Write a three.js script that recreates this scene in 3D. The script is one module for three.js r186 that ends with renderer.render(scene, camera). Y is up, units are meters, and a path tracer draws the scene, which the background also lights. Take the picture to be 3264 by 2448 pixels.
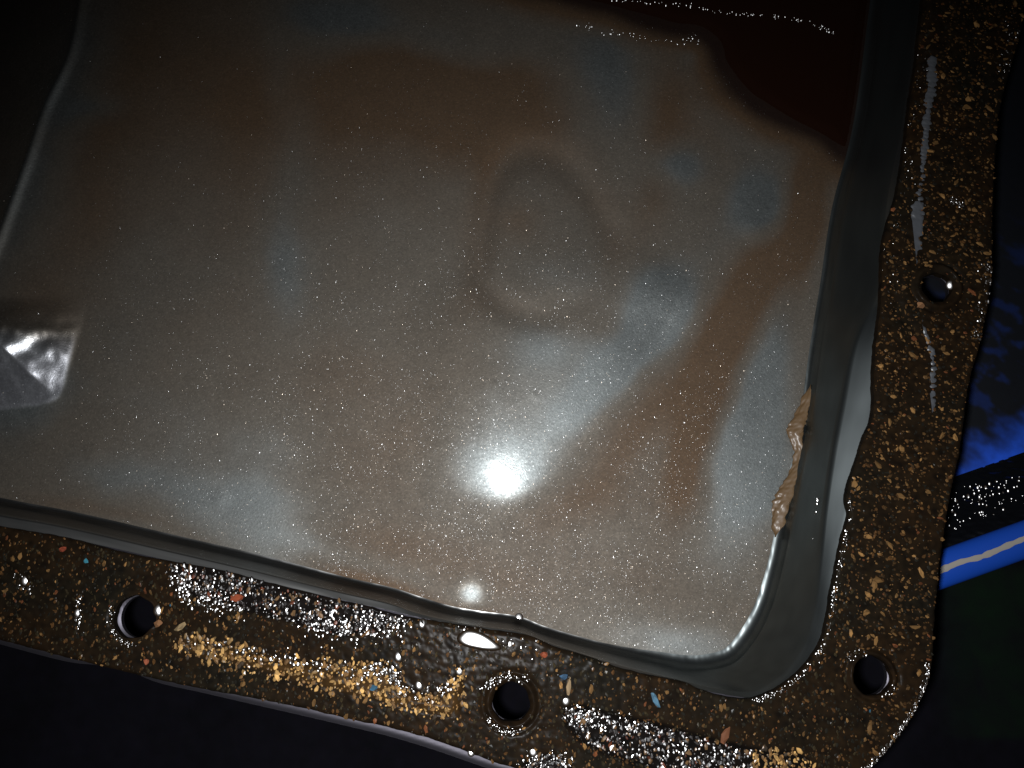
import * as THREE from 'three';
import { ImprovedNoise } from 'three/addons/math/ImprovedNoise.js';
import { mergeGeometries } from 'three/addons/utils/BufferGeometryUtils.js';

// ------------------------------------------------------------------ camera, light, exposure
const W = 1024, H = 768, EYE = 0.2, TILT = 12.5 * Math.PI / 180, FOV = 46.8;
const scene = new THREE.Scene();
const camera = new THREE.PerspectiveCamera(FOV, W / H, 0.01, 20);
camera.position.set(0, EYE, 0);
camera.up.set(0, Math.sin(TILT), -Math.cos(TILT));
camera.lookAt(0, EYE - Math.cos(TILT), -Math.sin(TILT));
const renderer = new THREE.WebGLRenderer({ antialias: true });
renderer.setSize(W, H);
renderer.toneMapping = THREE.LinearToneMapping;
renderer.toneMappingExposure = 1;
renderer.shadowMap.enabled = true;
scene.background = new THREE.Color(0.0016, 0.0017, 0.0022);

// the small white lamp held beside the lens
const lamp = new THREE.SpotLight(new THREE.Color(0.97, 0.985, 1.0), 0.17, 3, 0.86, 1, 2);
lamp.position.set(-0.008, 0.2, 0.006);
lamp.target.position.set(0.006, -0.02, 0.0);
lamp.castShadow = true; lamp.shadow.radius = 0.2; lamp.shadow.mapSize.set(2048, 2048);
lamp.shadow.camera.near = 0.02; lamp.shadow.camera.far = 1; lamp.shadow.bias = -0.0004;
scene.add(lamp, lamp.target);

// ------------------------------------------------------------------ helpers
let seed = 90731;
const rnd = () => { seed = (seed + 0x6D2B79F5) | 0; let t = Math.imul(seed ^ (seed >>> 15), 1 | seed); t = (t + Math.imul(t ^ (t >>> 7), 61 | t)) ^ t; return ((t ^ (t >>> 14)) >>> 0) / 4294967296; };
const gauss = () => Math.sqrt(-2 * Math.log(rnd() + 1e-9)) * Math.cos(6.2831853 * rnd());
const perlin = new ImprovedNoise();
const N = (x, z, s, k = 0) => perlin.noise(x / s + 31.7, z / s + 17.3, k);          // s in metres
const fbm = (x, z, s, k = 0) => N(x, z, s, k) * 0.6 + N(x, z, s / 2.1, k + 5) * 0.3 + N(x, z, s / 4.3, k + 9) * 0.15;
const clamp = (v, a = 0, b = 1) => Math.min(b, Math.max(a, v));
const sm = (a, b, v) => { const t = clamp((v - a) / (b - a)); return t * t * (3 - 2 * t); };
const mix = (a, b, t) => a + (b - a) * t;
const mm = 0.001, FPX = 1224 / Math.tan(FOV * Math.PI / 360);
// a point of the plan traced on the photograph -> [x, z] in metres on the level y
function at(px, py, y = 0) {
  const dx = (px - 1632) / FPX, dy = (1224 - py) / FPX, c = Math.cos(TILT), s = Math.sin(TILT);
  const k = (y - EYE) / (-c + dy * s);
  return [dx * k, (-s - dy * c) * k];
}
const plan = (list, y) => list.map(([a, b]) => at(a, b, y));
function smooth(pts, n, closed = false) {
  return new THREE.CatmullRomCurve3(pts.map(([x, z]) => new THREE.Vector3(x, 0, z)), closed, 'centripetal').getPoints(n).map((p) => [p.x, p.z]);
}
function segDist(x, z, a, b) {
  const ux = b[0] - a[0], uz = b[1] - a[1], t = clamp(((x - a[0]) * ux + (z - a[1]) * uz) / (ux * ux + uz * uz + 1e-18));
  return Math.hypot(x - a[0] - ux * t, z - a[1] - uz * t);
}
function polySdf(poly) {                                              // negative inside
  return (x, z) => {
    let d = 1e9, inside = false;
    for (let i = 0, j = poly.length - 1; i < poly.length; j = i++) {
      const a = poly[i], b = poly[j];
      d = Math.min(d, segDist(x, z, a, b));
      if ((a[1] > z) !== (b[1] > z) && x < (b[0] - a[0]) * (z - a[1]) / (b[1] - a[1]) + a[0]) inside = !inside;
    }
    return inside ? -d : d;
  };
}
function lineSide(line) {                                             // signed distance to an open line, + to the left of its run seen from above
  return (x, z) => {
    let best = 1e9, sign = 1;
    for (let i = 0; i + 1 < line.length; i++) {
      const a = line[i], b = line[i + 1], d = segDist(x, z, a, b);
      if (d < best - 1e-9) { best = d; sign = Math.sign((b[0] - a[0]) * (z - a[1]) - (b[1] - a[1]) * (x - a[0])); }
    }
    return best * (sign || 1);
  };
}
class Field {                                                         // values on a regular grid of the plan
  constructor(x0, z0, x1, z1, cell, f) {
    Object.assign(this, { x0, z0, cell, nx: Math.ceil((x1 - x0) / cell) + 1, nz: Math.ceil((z1 - z0) / cell) + 1 });
    this.v = new Float32Array(this.nx * this.nz);
    for (let j = 0; j < this.nz; j++) for (let i = 0; i < this.nx; i++) this.v[j * this.nx + i] = f(x0 + i * cell, z0 + j * cell);
  }
  get(x, z) {
    const u = clamp((x - this.x0) / this.cell, 0, this.nx - 1.001), w = clamp((z - this.z0) / this.cell, 0, this.nz - 1.001), i = u | 0, j = w | 0, a = u - i, b = w - j, v = this.v, n = this.nx, k = j * n + i;
    return (v[k] * (1 - a) + v[k + 1] * a) * (1 - b) + (v[k + n] * (1 - a) + v[k + n + 1] * a) * b;
  }
}
// the sheet where field < 0, lifted to height(x, z), with sides of the given depth below it
function sheet(field, height, { depth = 0, color = null, uvScale = null } = {}) {
  const { nx, nz, x0, z0, cell, v } = field, pos = [], col = [], uv = [], idx = [], ids = new Map(), rim = [];
  const add = (key, x, z) => {
    if (ids.has(key)) return ids.get(key);
    const n = pos.length / 3; ids.set(key, n);
    pos.push(x, height(x, z), z); if (color) col.push(...color(x, z));
    uvScale ? uv.push(...uvScale(x, z)) : uv.push(x, -z);
    return n;
  };
  for (let j = 0; j + 1 < nz; j++) for (let i = 0; i + 1 < nx; i++) {
    const c = [[i, j], [i, j + 1], [i + 1, j + 1], [i + 1, j]], f = c.map(([a, b]) => v[b * nx + a]);
    if (f.every((q) => q >= 0)) continue;
    const poly = [], cut = [];
    for (let k = 0; k < 4; k++) {
      const [a, b] = c[k], [a2, b2] = c[(k + 1) % 4], fa = f[k], fb = f[(k + 1) % 4], n1 = b * nx + a, n2 = b2 * nx + a2;
      if (fa < 0) poly.push(add(n1, x0 + a * cell, z0 + b * cell));
      if ((fa < 0) !== (fb < 0)) {
        const t = fa / (fa - fb), q = add('e' + Math.min(n1, n2) + '_' + Math.max(n1, n2), x0 + (a + (a2 - a) * t) * cell, z0 + (b + (b2 - b) * t) * cell);
        poly.push(q); cut.push([q, fa < 0]);
      }
    }
    for (let k = 1; k + 1 < poly.length; k++) idx.push(poly[0], poly[k], poly[k + 1]);
    if (cut.length === 2) rim.push(cut[0][1] ? [cut[0][0], cut[1][0]] : [cut[1][0], cut[0][0]]);
  }
  const g = new THREE.BufferGeometry();
  g.setAttribute('position', new THREE.Float32BufferAttribute(pos, 3));
  g.setAttribute('uv', new THREE.Float32BufferAttribute(uv, 2));
  if (color) g.setAttribute('color', new THREE.Float32BufferAttribute(col, 3));
  g.setIndex(idx); g.computeVertexNormals();
  if (!depth) return g;
  const p2 = [], u2 = [], c2 = [], i2 = [], sid = new Map();
  const side = (n) => {
    if (sid.has(n)) return sid.get(n);
    const k = p2.length / 3; sid.set(n, k);
    p2.push(pos[3 * n], pos[3 * n + 1], pos[3 * n + 2], pos[3 * n], pos[3 * n + 1] - depth, pos[3 * n + 2]);
    u2.push(uv[2 * n], uv[2 * n + 1], uv[2 * n], uv[2 * n + 1] + depth); if (color) for (let r = 0; r < 2; r++) c2.push(col[3 * n], col[3 * n + 1], col[3 * n + 2]);
    return k;
  };
  for (const [a, b] of rim) { const p = side(a), q = side(b); i2.push(p, q + 1, q, p, p + 1, q + 1); }
  const s = new THREE.BufferGeometry();
  s.setAttribute('position', new THREE.Float32BufferAttribute(p2, 3));
  s.setAttribute('uv', new THREE.Float32BufferAttribute(u2, 2));
  if (color) s.setAttribute('color', new THREE.Float32BufferAttribute(c2, 3));
  s.setIndex(i2); s.computeVertexNormals();
  return mergeGeometries([g, s]);
}
function texture(w, h, f, srgb = false) {
  const d = new Uint8Array(w * h * 4);
  for (let j = 0; j < h; j++) for (let i = 0; i < w; i++) {
    const c = f((i + 0.5) / w, (j + 0.5) / h), o = (j * w + i) * 4;
    for (let k = 0; k < 3; k++) d[o + k] = 255 * (srgb ? Math.pow(clamp(c[k]), 1 / 2.2) : clamp(c[k]));
    d[o + 3] = 255;
  }
  const t = new THREE.DataTexture(d, w, h); t.magFilter = THREE.LinearFilter; t.minFilter = THREE.LinearFilter;
  if (srgb) t.colorSpace = THREE.SRGBColorSpace;
  t.needsUpdate = true; return t;
}
const rgb = (r, g, b) => new THREE.Color().setRGB(r, g, b);
const mat = (o) => new THREE.MeshPhysicalMaterial({ side: THREE.DoubleSide, ...o });
function mesh(name, g, m, parent = scene) {
  const o = new THREE.Mesh(g, m); o.name = name; o.castShadow = o.receiveShadow = true; parent.add(o); return o;
}
function tag(o, label, category, group, kind) {
  o.userData = { label }; if (category) o.userData.category = category; if (group) o.userData.group = group; if (kind) o.userData.kind = kind; return o;
}
const dummy = new THREE.Object3D();
const UP = new THREE.Vector3(0, 1, 0);
// tilts a wet shape towards the camera so it glints, by the share k
const lean = (x, z, k) => k ? new THREE.Quaternion().setFromUnitVectors(UP, new THREE.Vector3(-x * k / 0.2, 1, -z * k / 0.2).normalize()) : null;
function placed(geo, x, y, z, sx, sy, sz, rx, ry, rz, c, q = null) {
  const g = geo.clone(); dummy.position.set(x, y, z); dummy.scale.set(sx, sy, sz); dummy.rotation.set(rx, ry, rz, 'YXZ'); if (q) dummy.quaternion.premultiply(q); dummy.updateMatrix(); g.applyMatrix4(dummy.matrix);
  if (c) { const n = g.attributes.position.count, a = new Float32Array(3 * n); for (let i = 0; i < n; i += 3) { const w = 0.62 + 0.76 * rnd(); for (let j = i; j < Math.min(n, i + 3); j++) { const q = w * (0.85 + 0.3 * rnd()); a.set([c[0] * q, c[1] * q, c[2] * q], 3 * j); } } g.setAttribute('color', new THREE.BufferAttribute(a, 3)); }
  return g;
}

// levels: gasket face 0, steel flange -2.6 mm, pan floor about -20.5 mm
const FLANGE = -2.6 * mm, FLOOR = -20.5 * mm;

// ------------------------------------------------------------------ the ground under everything
{
  const X0 = -0.5, Z0 = -0.5, S = 1.0, [gx, gz] = at(3140, 2130, -0.062);
  const map = texture(1024, 1024, (u, v) => {
    const x = X0 + u * S, z = Z0 + (1 - v) * S, n = fbm(x, z, 0.03), f = fbm(x, z, 0.004, 3);
    const green = sm(0.03, 0.012, Math.abs(x - gx - 0.012)) * sm(0.0, 0.003, gz + 0.02 - z) * sm(-0.03, -0.026, z - gz) * sm(-0.014, -0.008, (x - gx) * 0.5 + gz + 0.003 - z + 0.02 - 0.02 + 0.012);
    const k = 0.75 + 0.7 * n + 0.45 * f;
    return [mix(0.0022 * k, 0.002, green), mix(0.0019 * k, 0.007 * k, green), mix(0.0042 * k, 0.003, green)];
  }, true);
  const g = new THREE.PlaneGeometry(S, S, 1, 1); g.rotateX(-Math.PI / 2);
  const o = mesh('ground', g, mat({ map, roughness: 0.95, specularIntensity: 0.15 })); o.position.y = -0.062;
  tag(o, 'dark stained ground below the pan', null, null, 'structure');
}

// ------------------------------------------------------------------ oil pan
const pan = new THREE.Group(); pan.name = 'oil_pan'; pan.position.set(0, 0, 0); scene.add(pan);
tag(pan, 'steel oil pan with a stained dented floor and steep side walls', 'oil pan');

// stations along the rim: top of the wall, crease below it, foot of the wall
const ST = [
  [2985, -300, 2972, -300, 2850, -300], [2946, 0, 2930, 0, 2812, 0], [2897, 400, 2872, 400, 2757, 400], [2850, 650, 2825, 650, 2693, 650], [2824, 900, 2806, 900, 2655, 900],
  [2800, 1100, 2724, 1095, 2622, 1105], [2778, 1300, 2680, 1300, 2596, 1300], [2745, 1460, 2650, 1460, 2570, 1458], [2702, 1632, 2628, 1632, 2532, 1632], [2674, 1800, 2612, 1800, 2496, 1815],
  [2642, 1960, 2593, 1950, 2455, 1955], [2594, 2090, 2553, 2070, 2403, 2050], [2515, 2178, 2487, 2150, 2345, 2112], [2420, 2224, 2405, 2200, 2270, 2135], [2300, 2214, 2295, 2195, 2190, 2138],
  [2160, 2180, 2157, 2165, 2080, 2115], [1977, 2134, 1974, 2120, 1925, 2078], [1753, 2062, 1752, 2050, 1728, 2022], [1654, 2026, 1654, 2014, 1650, 1992], [1530, 2005, 1530, 1996, 1528, 1975],
  [1430, 1988, 1430, 1978, 1430, 1958], [1321, 1966, 1321, 1952, 1321, 1925], [1246, 1948, 1246, 1925, 1246, 1900], [1082, 1912, 1082, 1887, 1082, 1862], [845, 1856, 845, 1828, 845, 1800],
  [547, 1790, 547, 1758, 547, 1730], [199, 1714, 199, 1678, 199, 1650], [0, 1680, 0, 1642, 0, 1612], [-500, 1580, -500, 1540, -500, 1505]];
const NS = 620;
const Wt = smooth(ST.map((s) => at(s[0], s[1], FLANGE)), NS);
const kDepth = (t) => mix(-5.6, -3.7, sm(0.42, 0.62, t)) * mm;
const Kt = smooth(ST.map((s, i) => at(s[2], s[3], kDepth(i / (ST.length - 1)))), NS);
const Bt = smooth(ST.map((s) => at(s[4], s[5], -16.4 * mm)), NS);
const inward = (L, i) => { const a = L[Math.max(0, i - 3)], b = L[Math.min(NS, i + 3)], l = Math.hypot(b[0] - a[0], b[1] - a[1]); return [-(b[1] - a[1]) / l, (b[0] - a[0]) / l]; };
const inn = Bt.map((_, i) => inward(Bt, i));
const filletAt = (i) => { const t = i / NS; return (t < 0.5 ? mix(2.0, 3.2, sm(0.2, 0.4, t)) : mix(3.2, 1.8, sm(0.5, 0.58, t))) * mm; };
const footLine = Bt.map((p, i) => [p[0] + inn[i][0] * filletAt(i), p[1] + inn[i][1] * filletAt(i)]);
{
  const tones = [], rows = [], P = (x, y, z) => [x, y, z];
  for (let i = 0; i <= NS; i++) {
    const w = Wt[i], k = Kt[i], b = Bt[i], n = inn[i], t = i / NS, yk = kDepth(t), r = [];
    const wob = 0.12 * mm * N(w[0], w[1], 0.018, 4);
    r.push(P(w[0] - n[0] * 2.5 * mm, FLANGE - 0.05 * mm, w[1] - n[1] * 2.5 * mm), P(w[0] - n[0] * 0.7 * mm, FLANGE - 0.06 * mm, w[1] - n[1] * 0.7 * mm));
    for (let q = 0; q <= 6; q++) {                       // rounded shoulder and ledge
      const a = q / 6, e = a * a * 0.15 + a * 0.85;
      r.push(P(mix(w[0], k[0], a), mix(FLANGE - 0.35 * mm, yk, e) + wob * Math.sin(a * 3.14), mix(w[1], k[1], a)));
    }
    for (let q = 1; q <= 8; q++) { const a = q / 8; r.push(P(mix(k[0], b[0], a), mix(yk, -16.4 * mm, a), mix(k[1], b[1], a))); }
    for (let q = 1; q <= 10; q++) { const a = q / 10 * Math.PI / 2; r.push(P(b[0] + n[0] * filletAt(i) * (1 - Math.cos(a)), -16.4 * mm - (16.4 * mm * 0 + (-16.4 * mm - FLOOR)) * Math.sin(a), b[1] + n[1] * filletAt(i) * (1 - Math.cos(a)))); }
    for (let j = 17; j < r.length - 1; j++) { const q = (0.05 * mm * N(w[0], w[1] + j * 0.0003, 0.0021, 8) + 0.12 * mm * N(w[0], w[1], 0.009, 18)) * sm(17, 20, j); r[j][0] += n[0] * q; r[j][2] += n[1] * q; r[j][1] += q; }
    r.forEach((p, j) => {                                  // shading put into the vertex colour: steep part dark, lit ledge pale
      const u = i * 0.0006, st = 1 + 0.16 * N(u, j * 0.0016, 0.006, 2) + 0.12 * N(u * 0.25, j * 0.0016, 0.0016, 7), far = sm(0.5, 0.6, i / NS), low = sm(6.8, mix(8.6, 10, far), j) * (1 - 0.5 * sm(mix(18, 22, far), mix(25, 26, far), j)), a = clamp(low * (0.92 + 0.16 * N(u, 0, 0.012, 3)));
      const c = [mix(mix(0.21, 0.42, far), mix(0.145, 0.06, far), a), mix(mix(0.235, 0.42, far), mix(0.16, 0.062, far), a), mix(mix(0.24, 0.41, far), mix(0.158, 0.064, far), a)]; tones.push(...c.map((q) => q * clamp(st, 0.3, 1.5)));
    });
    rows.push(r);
  }
  const pos = [], uv = [], idx = [], m = rows[0].length;
  rows.forEach((r, i) => r.forEach((p, j) => { pos.push(...p); uv.push(i * 0.0006, j * 0.001); }));
  for (let i = 0; i < NS; i++) for (let j = 0; j + 1 < m; j++) { const a = i * m + j, b = a + m; idx.push(a, a + 1, b, b, a + 1, b + 1); }
  const g = new THREE.BufferGeometry(); g.setAttribute('position', new THREE.Float32BufferAttribute(pos, 3)); g.setAttribute('uv', new THREE.Float32BufferAttribute(uv, 2)); g.setIndex(idx); g.computeVertexNormals();
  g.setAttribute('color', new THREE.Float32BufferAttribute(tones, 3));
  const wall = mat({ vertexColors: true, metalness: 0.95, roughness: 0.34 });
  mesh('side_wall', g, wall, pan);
}

// relief of the floor, in metres above FLOOR
const floorPoly = [...footLine, at(-700, 1440, FLOOR), at(-700, -420, FLOOR), at(2880, -420, FLOOR)].map((p) => p);
const floorSdf = polySdf(floorPoly);
const sc = (px, py) => at(px + 1, py, FLOOR)[0] - at(px, py, FLOOR)[0];
const edgeLine = smooth(plan([[1250, 1180], [1330, 1380], [1410, 1500], [1510, 1572], [1610, 1592], [1710, 1540], [1850, 1400], [2000, 1210], [2140, 1000], [2210, 830], [2230, 640]], FLOOR), 90);
const edgeD = lineSide(edgeLine);
const ridgeLine = smooth(plan([[330, -400], [290, -150], [262, 0], [228, 170], [150, 340], [97, 500], [45, 640], [0, 760], [-70, 930], [-160, 1150]], FLOOR), 70);
const ridgeD = lineSide(ridgeLine);
const humpLine = smooth(plan([[300, 900], [272, 1000], [250, 1080], [222, 1180], [206, 1240], [186, 1275], [125, 1298], [40, 1308], [-80, 1325], [-250, 1370]], FLOOR), 70);
const humpD = lineSide(humpLine);
const pimples = [[1260, 1785, 0.09, 1.5], [1500, 1885, 0.16, 2.6], [1580, 1230, 0.07, 1.2], [1705, 1265, 0.07, 1.2], [700, 1590, 0.09, 2.2], [2400, 720, 0.15, 3.5], [2160, 530, 0.2, 6], [300, 1440, 0.08, 2], [2240, 1590, 0.05, 1.5]].map(([a, b, h, r]) => [...at(a, b, FLOOR), h * mm, r * mm]);
const [tpx, tpz] = at(2090, 985, FLOOR);
const [ecx, ecz] = at(1790, 1250, FLOOR);
const [dcx, dcz] = at(1735, 790, FLOOR);
function relief(x, z) {
  let h = 0.3 * mm * N(x, z, 0.04, 1) + 0.10 * mm * N(x, z, 0.016, 2) + 0.012 * mm * N(x, z, 0.004, 3);
  const e = edgeD(x, z);                                              // stamped pad: falls towards its lower right edge
  if (e < 0) { const d = -e; h += (1.25 * mm * (1 - Math.exp(-d / (8 * mm)))) * sm(60 * mm, 20 * mm, d) * sm(48 * mm, 26 * mm, Math.hypot(x - ecx, z - ecz)); }
  const th = Math.atan2(z - dcz, x - dcx - 0.12 * (z - dcz)), r = Math.hypot((x - dcx) * 1.08, z - dcz) / (1 + 0.42 * Math.pow(Math.max(0, -Math.sin(th)), 4));
  h -= 0.98 * mm * Math.exp(-Math.pow((r - 19 * mm - 0.8 * mm * Math.sin(th * 3 + 1)) / (3.9 * mm), 2)) * (0.6 + 0.4 * Math.cos(th + 2.4));
  h += 0.35 * mm * Math.exp(-Math.pow(r / (12 * mm), 2));
  for (const [px, pz, a, q] of pimples) { const d2 = ((x - px) ** 2 + (z - pz) ** 2) / (q * q); if (d2 < 9) h += a * Math.exp(-d2); }
  { const dx = x - tpx, dz = z - tpz, g = Math.exp(-(dx * dx + dz * dz) / (110 * mm * mm)); h -= 0.10 * (-0.44 * dx + 0.9 * dz) * g; }
  const rd = ridgeD(x, z);
  h += 0.9 * mm * Math.exp(-Math.pow(rd / (1.5 * mm), 2));
  if (rd > 0) h -= 6 * mm * (1 - Math.exp(-Math.pow(rd / (4 * mm), 2))) + 0.55 * Math.max(0, rd - 2 * mm);
  const hd = humpD(x, z);
  const zc = at(60, 1085, FLOOR)[1], win = z < zc ? sm(0.012, 0.001, zc - z) : sm(0.026, 0.003, z - zc);
  if (hd > 0) h += win * (0.36 * Math.min(hd, 17 * mm) + sm(0, 2 * mm, hd) * (0.55 * mm * N(x, z, 0.0052, 21) + 0.17 * mm * N(x, z * 0.7, 0.0021, 23)));
  return h;
}
const fx0 = -0.185, fz0 = at(0, -430, FLOOR)[1], fx1 = at(2900, -200, FLOOR)[0] + 0.004, fz1 = at(2300, 2160, FLOOR)[1] + 0.004;
const floorField = new Field(fx0, fz0, fx1, fz1, 0.5 * mm, floorSdf);
const reliefField = new Field(fx0, fz0, fx1, fz1, 0.5 * mm, (x, z) => { const d = -floorField.get(x, z); return d < -1 * mm ? 0 : relief(x, z) * sm(0.2 * mm, 5 * mm, d); });
const floorY = (x, z) => FLOOR + reliefField.get(x, z);

// oil film on the floor: 0 bare steel, 1 brown film, 2 thick dark oil. [px, py, rx, ry, turn, amount]
const FILM_AND_LIGHT = [
  [330, 480, 110, 620, 6, 0.35], [620, 200, 480, 380, 0, 0.5], [1250, 420, 700, 260, 8, 0.22], [930, 900, 280, 500, 0, 0.10], [1400, 290, 360, 170, 8, 0.62], [1650, 330, 240, 150, 20, 0.25],
  [1040, 70, 160, 110, 0, -0.75], [1350, 110, 320, 60, 10, -0.45], [925, 620, 60, 330, 4, -0.36], [945, 890, 70, 130, 0, -0.3], [1500, 1885, 40, 40, 0, -0.7], [880, 230, 40, 150, -6, -0.25], [1960, 330, 100, 200, -12, -0.62], [2130, 120, 160, 40, 10, -0.55], [2225, 150, 48, 60, 0, -0.7],  // the smallest round blob paints a glint on its pimple
  [2120, 330, 110, 190, 15, 0.55], [2160, 530, 100, 60, 0, -0.75], [2420, 640, 85, 110, 10, -0.8], [2080, 590, 60, 200, 10, 0.35], [2300, 560, 60, 160, 0, 0.3],
  [1515, 760, 45, 230, 4, 0.2], [1945, 780, 60, 210, -14, 0.22], [1760, 1010, 240, 50, 14, 0.16], [1700, 560, 120, 110, 0, -0.14], [1740, 870, 160, 90, -25, -0.1], [1640, 700, 60, 60, 30, 0.25], [1560, 480, 40, 120, 12, 0.2],  // arcs put the shading of the round dent into the film
  [2095, 985, 90, 110, 0, -0.9], [1960, 1160, 60, 260, 42, -0.75], [1600, 1380, 150, 190, 30, -0.36], [1590, 1520, 140, 90, 0, -0.5], [1750, 1120, 140, 80, 0, -0.35],  // pale blobs brighten the pad highlights through the colour
  [2420, 880, 70, 330, 34, 0.85], [2270, 1230, 60, 320, 24, 0.75], [2200, 1480, 50, 200, 14, 0.55], [2030, 1360, 70, 260, 40, 0.5], [2560, 700, 50, 300, 8, 0.8], [2480, 560, 120, 60, 0, 0.25],
  [2460, 1160, 70, 260, 22, -0.55], [2400, 1480, 90, 180, 16, -0.6], [2310, 1750, 130, 220, 10, -0.12], [1800, 1600, 250, 70, -8, 0.35], [1240, 1480, 170, 160, 0, 0.28], [1150, 1710, 200, 55, 10, 0.38],
  [1950, 1850, 420, 100, 12, 0.22], [760, 1420, 260, 160, 10, -0.22], [950, 1740, 260, 80, 12, -0.35], [600, 1560, 380, 60, 10, -0.28], [1420, 1780, 220, 60, 14, 0.15], [1600, 1880, 240, 60, 14, 0.25], [2130, 2040, 240, 70, 12, -0.35],
  [1220, 1872, 190, 34, 18, 1.3], [1450, 1945, 190, 20, 12, 0.6], [320, 1640, 260, 20, 12, 0.3], [110, 500, 90, 600, 14, -0.45], [300, 340, 90, 45, 0, -0.5], [60, 1000, 130, 160, 0, 0.3], [1080, 1200, 330, 110, 0, 0.12],
  [200, 150, 170, 200, 0, -0.3], [60, 1210, 130, 120, 0, -0.9]].map(([a, b, rx, ry, t, k]) => [...at(a, b, FLOOR), rx * sc(a, b), ry * sc(a, b), t * Math.PI / 180, k]);  // last blob pales the hump for its highlight
const poolPoly = smooth(plan([[1620, -60], [1800, 0], [2000, 52], [2140, 92], [2230, 104], [2275, 140], [2300, 210], [2370, 300], [2470, 370], [2600, 440], [2720, 500], [2790, 440], [2830, 200], [2860, -100], [2860, -430], [1500, -430], [1500, -120]], FLOOR), 160, true);
const poolSdf = polySdf(poolPoly);
const TW = 1024, TH = 900;
const filmField = new Field(fx0, fz0, fx1, fz1, 1 * mm, (x0, z0) => {
  const x = x0 + 3.5 * mm * fbm(x0, z0, 0.03, 31), z = z0 + 3.5 * mm * fbm(x0, z0, 0.03, 47);
  let t = 0.5 + 0.22 * fbm(x, z, 0.05, 61) + 0.12 * fbm(x, z, 0.014, 67);
  for (const [px, pz, rx, ry, a, k] of FILM_AND_LIGHT) {
    const dx = x - px, dz = z - pz, c = Math.cos(a), s = Math.sin(a), u = (dx * c + dz * s) / rx, v = (-dx * s + dz * c) / ry, q = u * u + v * v;
    if (q < 9) t += k * Math.exp(-q * 0.72);
  }
  t = clamp(t, 0, 1.15);
  const p = poolSdf(x, z);
  t = mix(t, Math.max(t, 1.2), sm(12 * mm, 3 * mm, p)); t = mix(t, 2, sm(7 * mm, -5 * mm, p));
  return t;
});
const fuv = (x, z) => [(x - fx0) / (fx1 - fx0), 1 - (z - fz0) / (fz1 - fz0)];
const steelC = [0.185, 0.200, 0.198], brownC = [0.146, 0.126, 0.102], darkC = [0.112, 0.066, 0.034], poolC = [0.017, 0.0055, 0.0025];
function filmColor(t) {
  const o = [];
  for (let k = 0; k < 3; k++) o.push(t < 0.55 ? mix(steelC[k], brownC[k], sm(0, 0.55, t)) : t < 1.2 ? mix(brownC[k], darkC[k], (t - 0.55) / 0.65) : mix(darkC[k], poolC[k], sm(1.2, 1.75, t)));
  return o;
}
const floorMap = texture(TW, TH, (u, v) => {
  const x = fx0 + u * (fx1 - fx0), z = fz0 + (1 - v) * (fz1 - fz0), t = filmField.get(x, z), c = filmColor(t);
  const g = 1 + 0.10 * N(x, z, 0.0012, 71) + 0.13 * N(x, z, 0.0005, 73) + 0.06 * N(x, z, 0.006, 75) + 0.26 * (rnd() - 0.5) + (rnd() < 0.03 ? 0.35 : 0);
  const hd = humpD(x, z), bareGlint = hd > 0 ? sm(0, 1.5 * mm, hd) * sm(at(60, 1050, FLOOR)[1], at(60, 1180, FLOOR)[1], z) * sm(at(60, 1350, FLOOR)[1], at(60, 1270, FLOOR)[1], z + 0.4 * x + 0.045) : 0;
  return c.map((q, k) => mix(q, [0.55, 0.56, 0.6][k], bareGlint) * g);  // bare steel of the hump, painted brighter as its white highlight
}, true);
const polish = [[1615, 1510, 0.28, 5.2], [1500, 1885, 0.46, 2.5], [2095, 985, 0.42, 8], [1800, 1260, 0.52, 10]].map(([a, b, r, q]) => [...at(a, b, FLOOR), r, q * mm]);
const floorRM = texture(TW, TH, (u, v) => {                            // g roughness, b metalness
  const x = fx0 + u * (fx1 - fx0), z = fz0 + (1 - v) * (fz1 - fz0), t = filmField.get(x, z), hd = humpD(x, z);
  let r = mix(0.52, 0.70, sm(0.0, 0.6, t)) + 0.05 * fbm(x, z, 0.004, 81);
  for (const [px, pz, a, q] of polish) r = mix(r, a, clamp(Math.exp(-Math.pow(((x - px) ** 2 + (z - pz) ** 2) / (q * q), 1.2)) * (1 + 0.5 * N(x, z, 0.0016, 41)) + 0.25 * N(x, z * 0.5, 0.0006, 43) * Math.exp(-((x - px) ** 2 + (z - pz) ** 2) / (2.5 * q * q))));
  r += 0.09 * (rnd() - 0.5);
  if (hd > 0) r = mix(r, 0.30, sm(0, 2 * mm, hd) * sm(at(60, 1000, FLOOR)[1], at(60, 1100, FLOOR)[1], z));
  return [0, r, mix(0.85, 0.70, sm(0.2, 1.2, t)) ];
});
const grain = texture(512, 512, (u, v) => { const a = 0.5 + 0.28 * perlin.noise(u * 90, v * 90, 0) + 0.3 * perlin.noise(u * 190, v * 190, 4); return [a, a, a]; });
grain.wrapS = grain.wrapT = THREE.RepeatWrapping;
const floorBump = grain.clone(); floorBump.repeat.set((fx1 - fx0) / 0.05, (fz1 - fz0) / 0.05); floorBump.needsUpdate = true;
const floorMat = mat({ map: floorMap, roughnessMap: floorRM, metalnessMap: floorRM, roughness: 1, metalness: 1, bumpMap: floorBump, bumpScale: 0.00003, clearcoat: 0.12, clearcoatRoughness: 0.5 });
mesh('pan_floor', sheet(floorField, floorY, { uvScale: fuv }), floorMat, pan);

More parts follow.
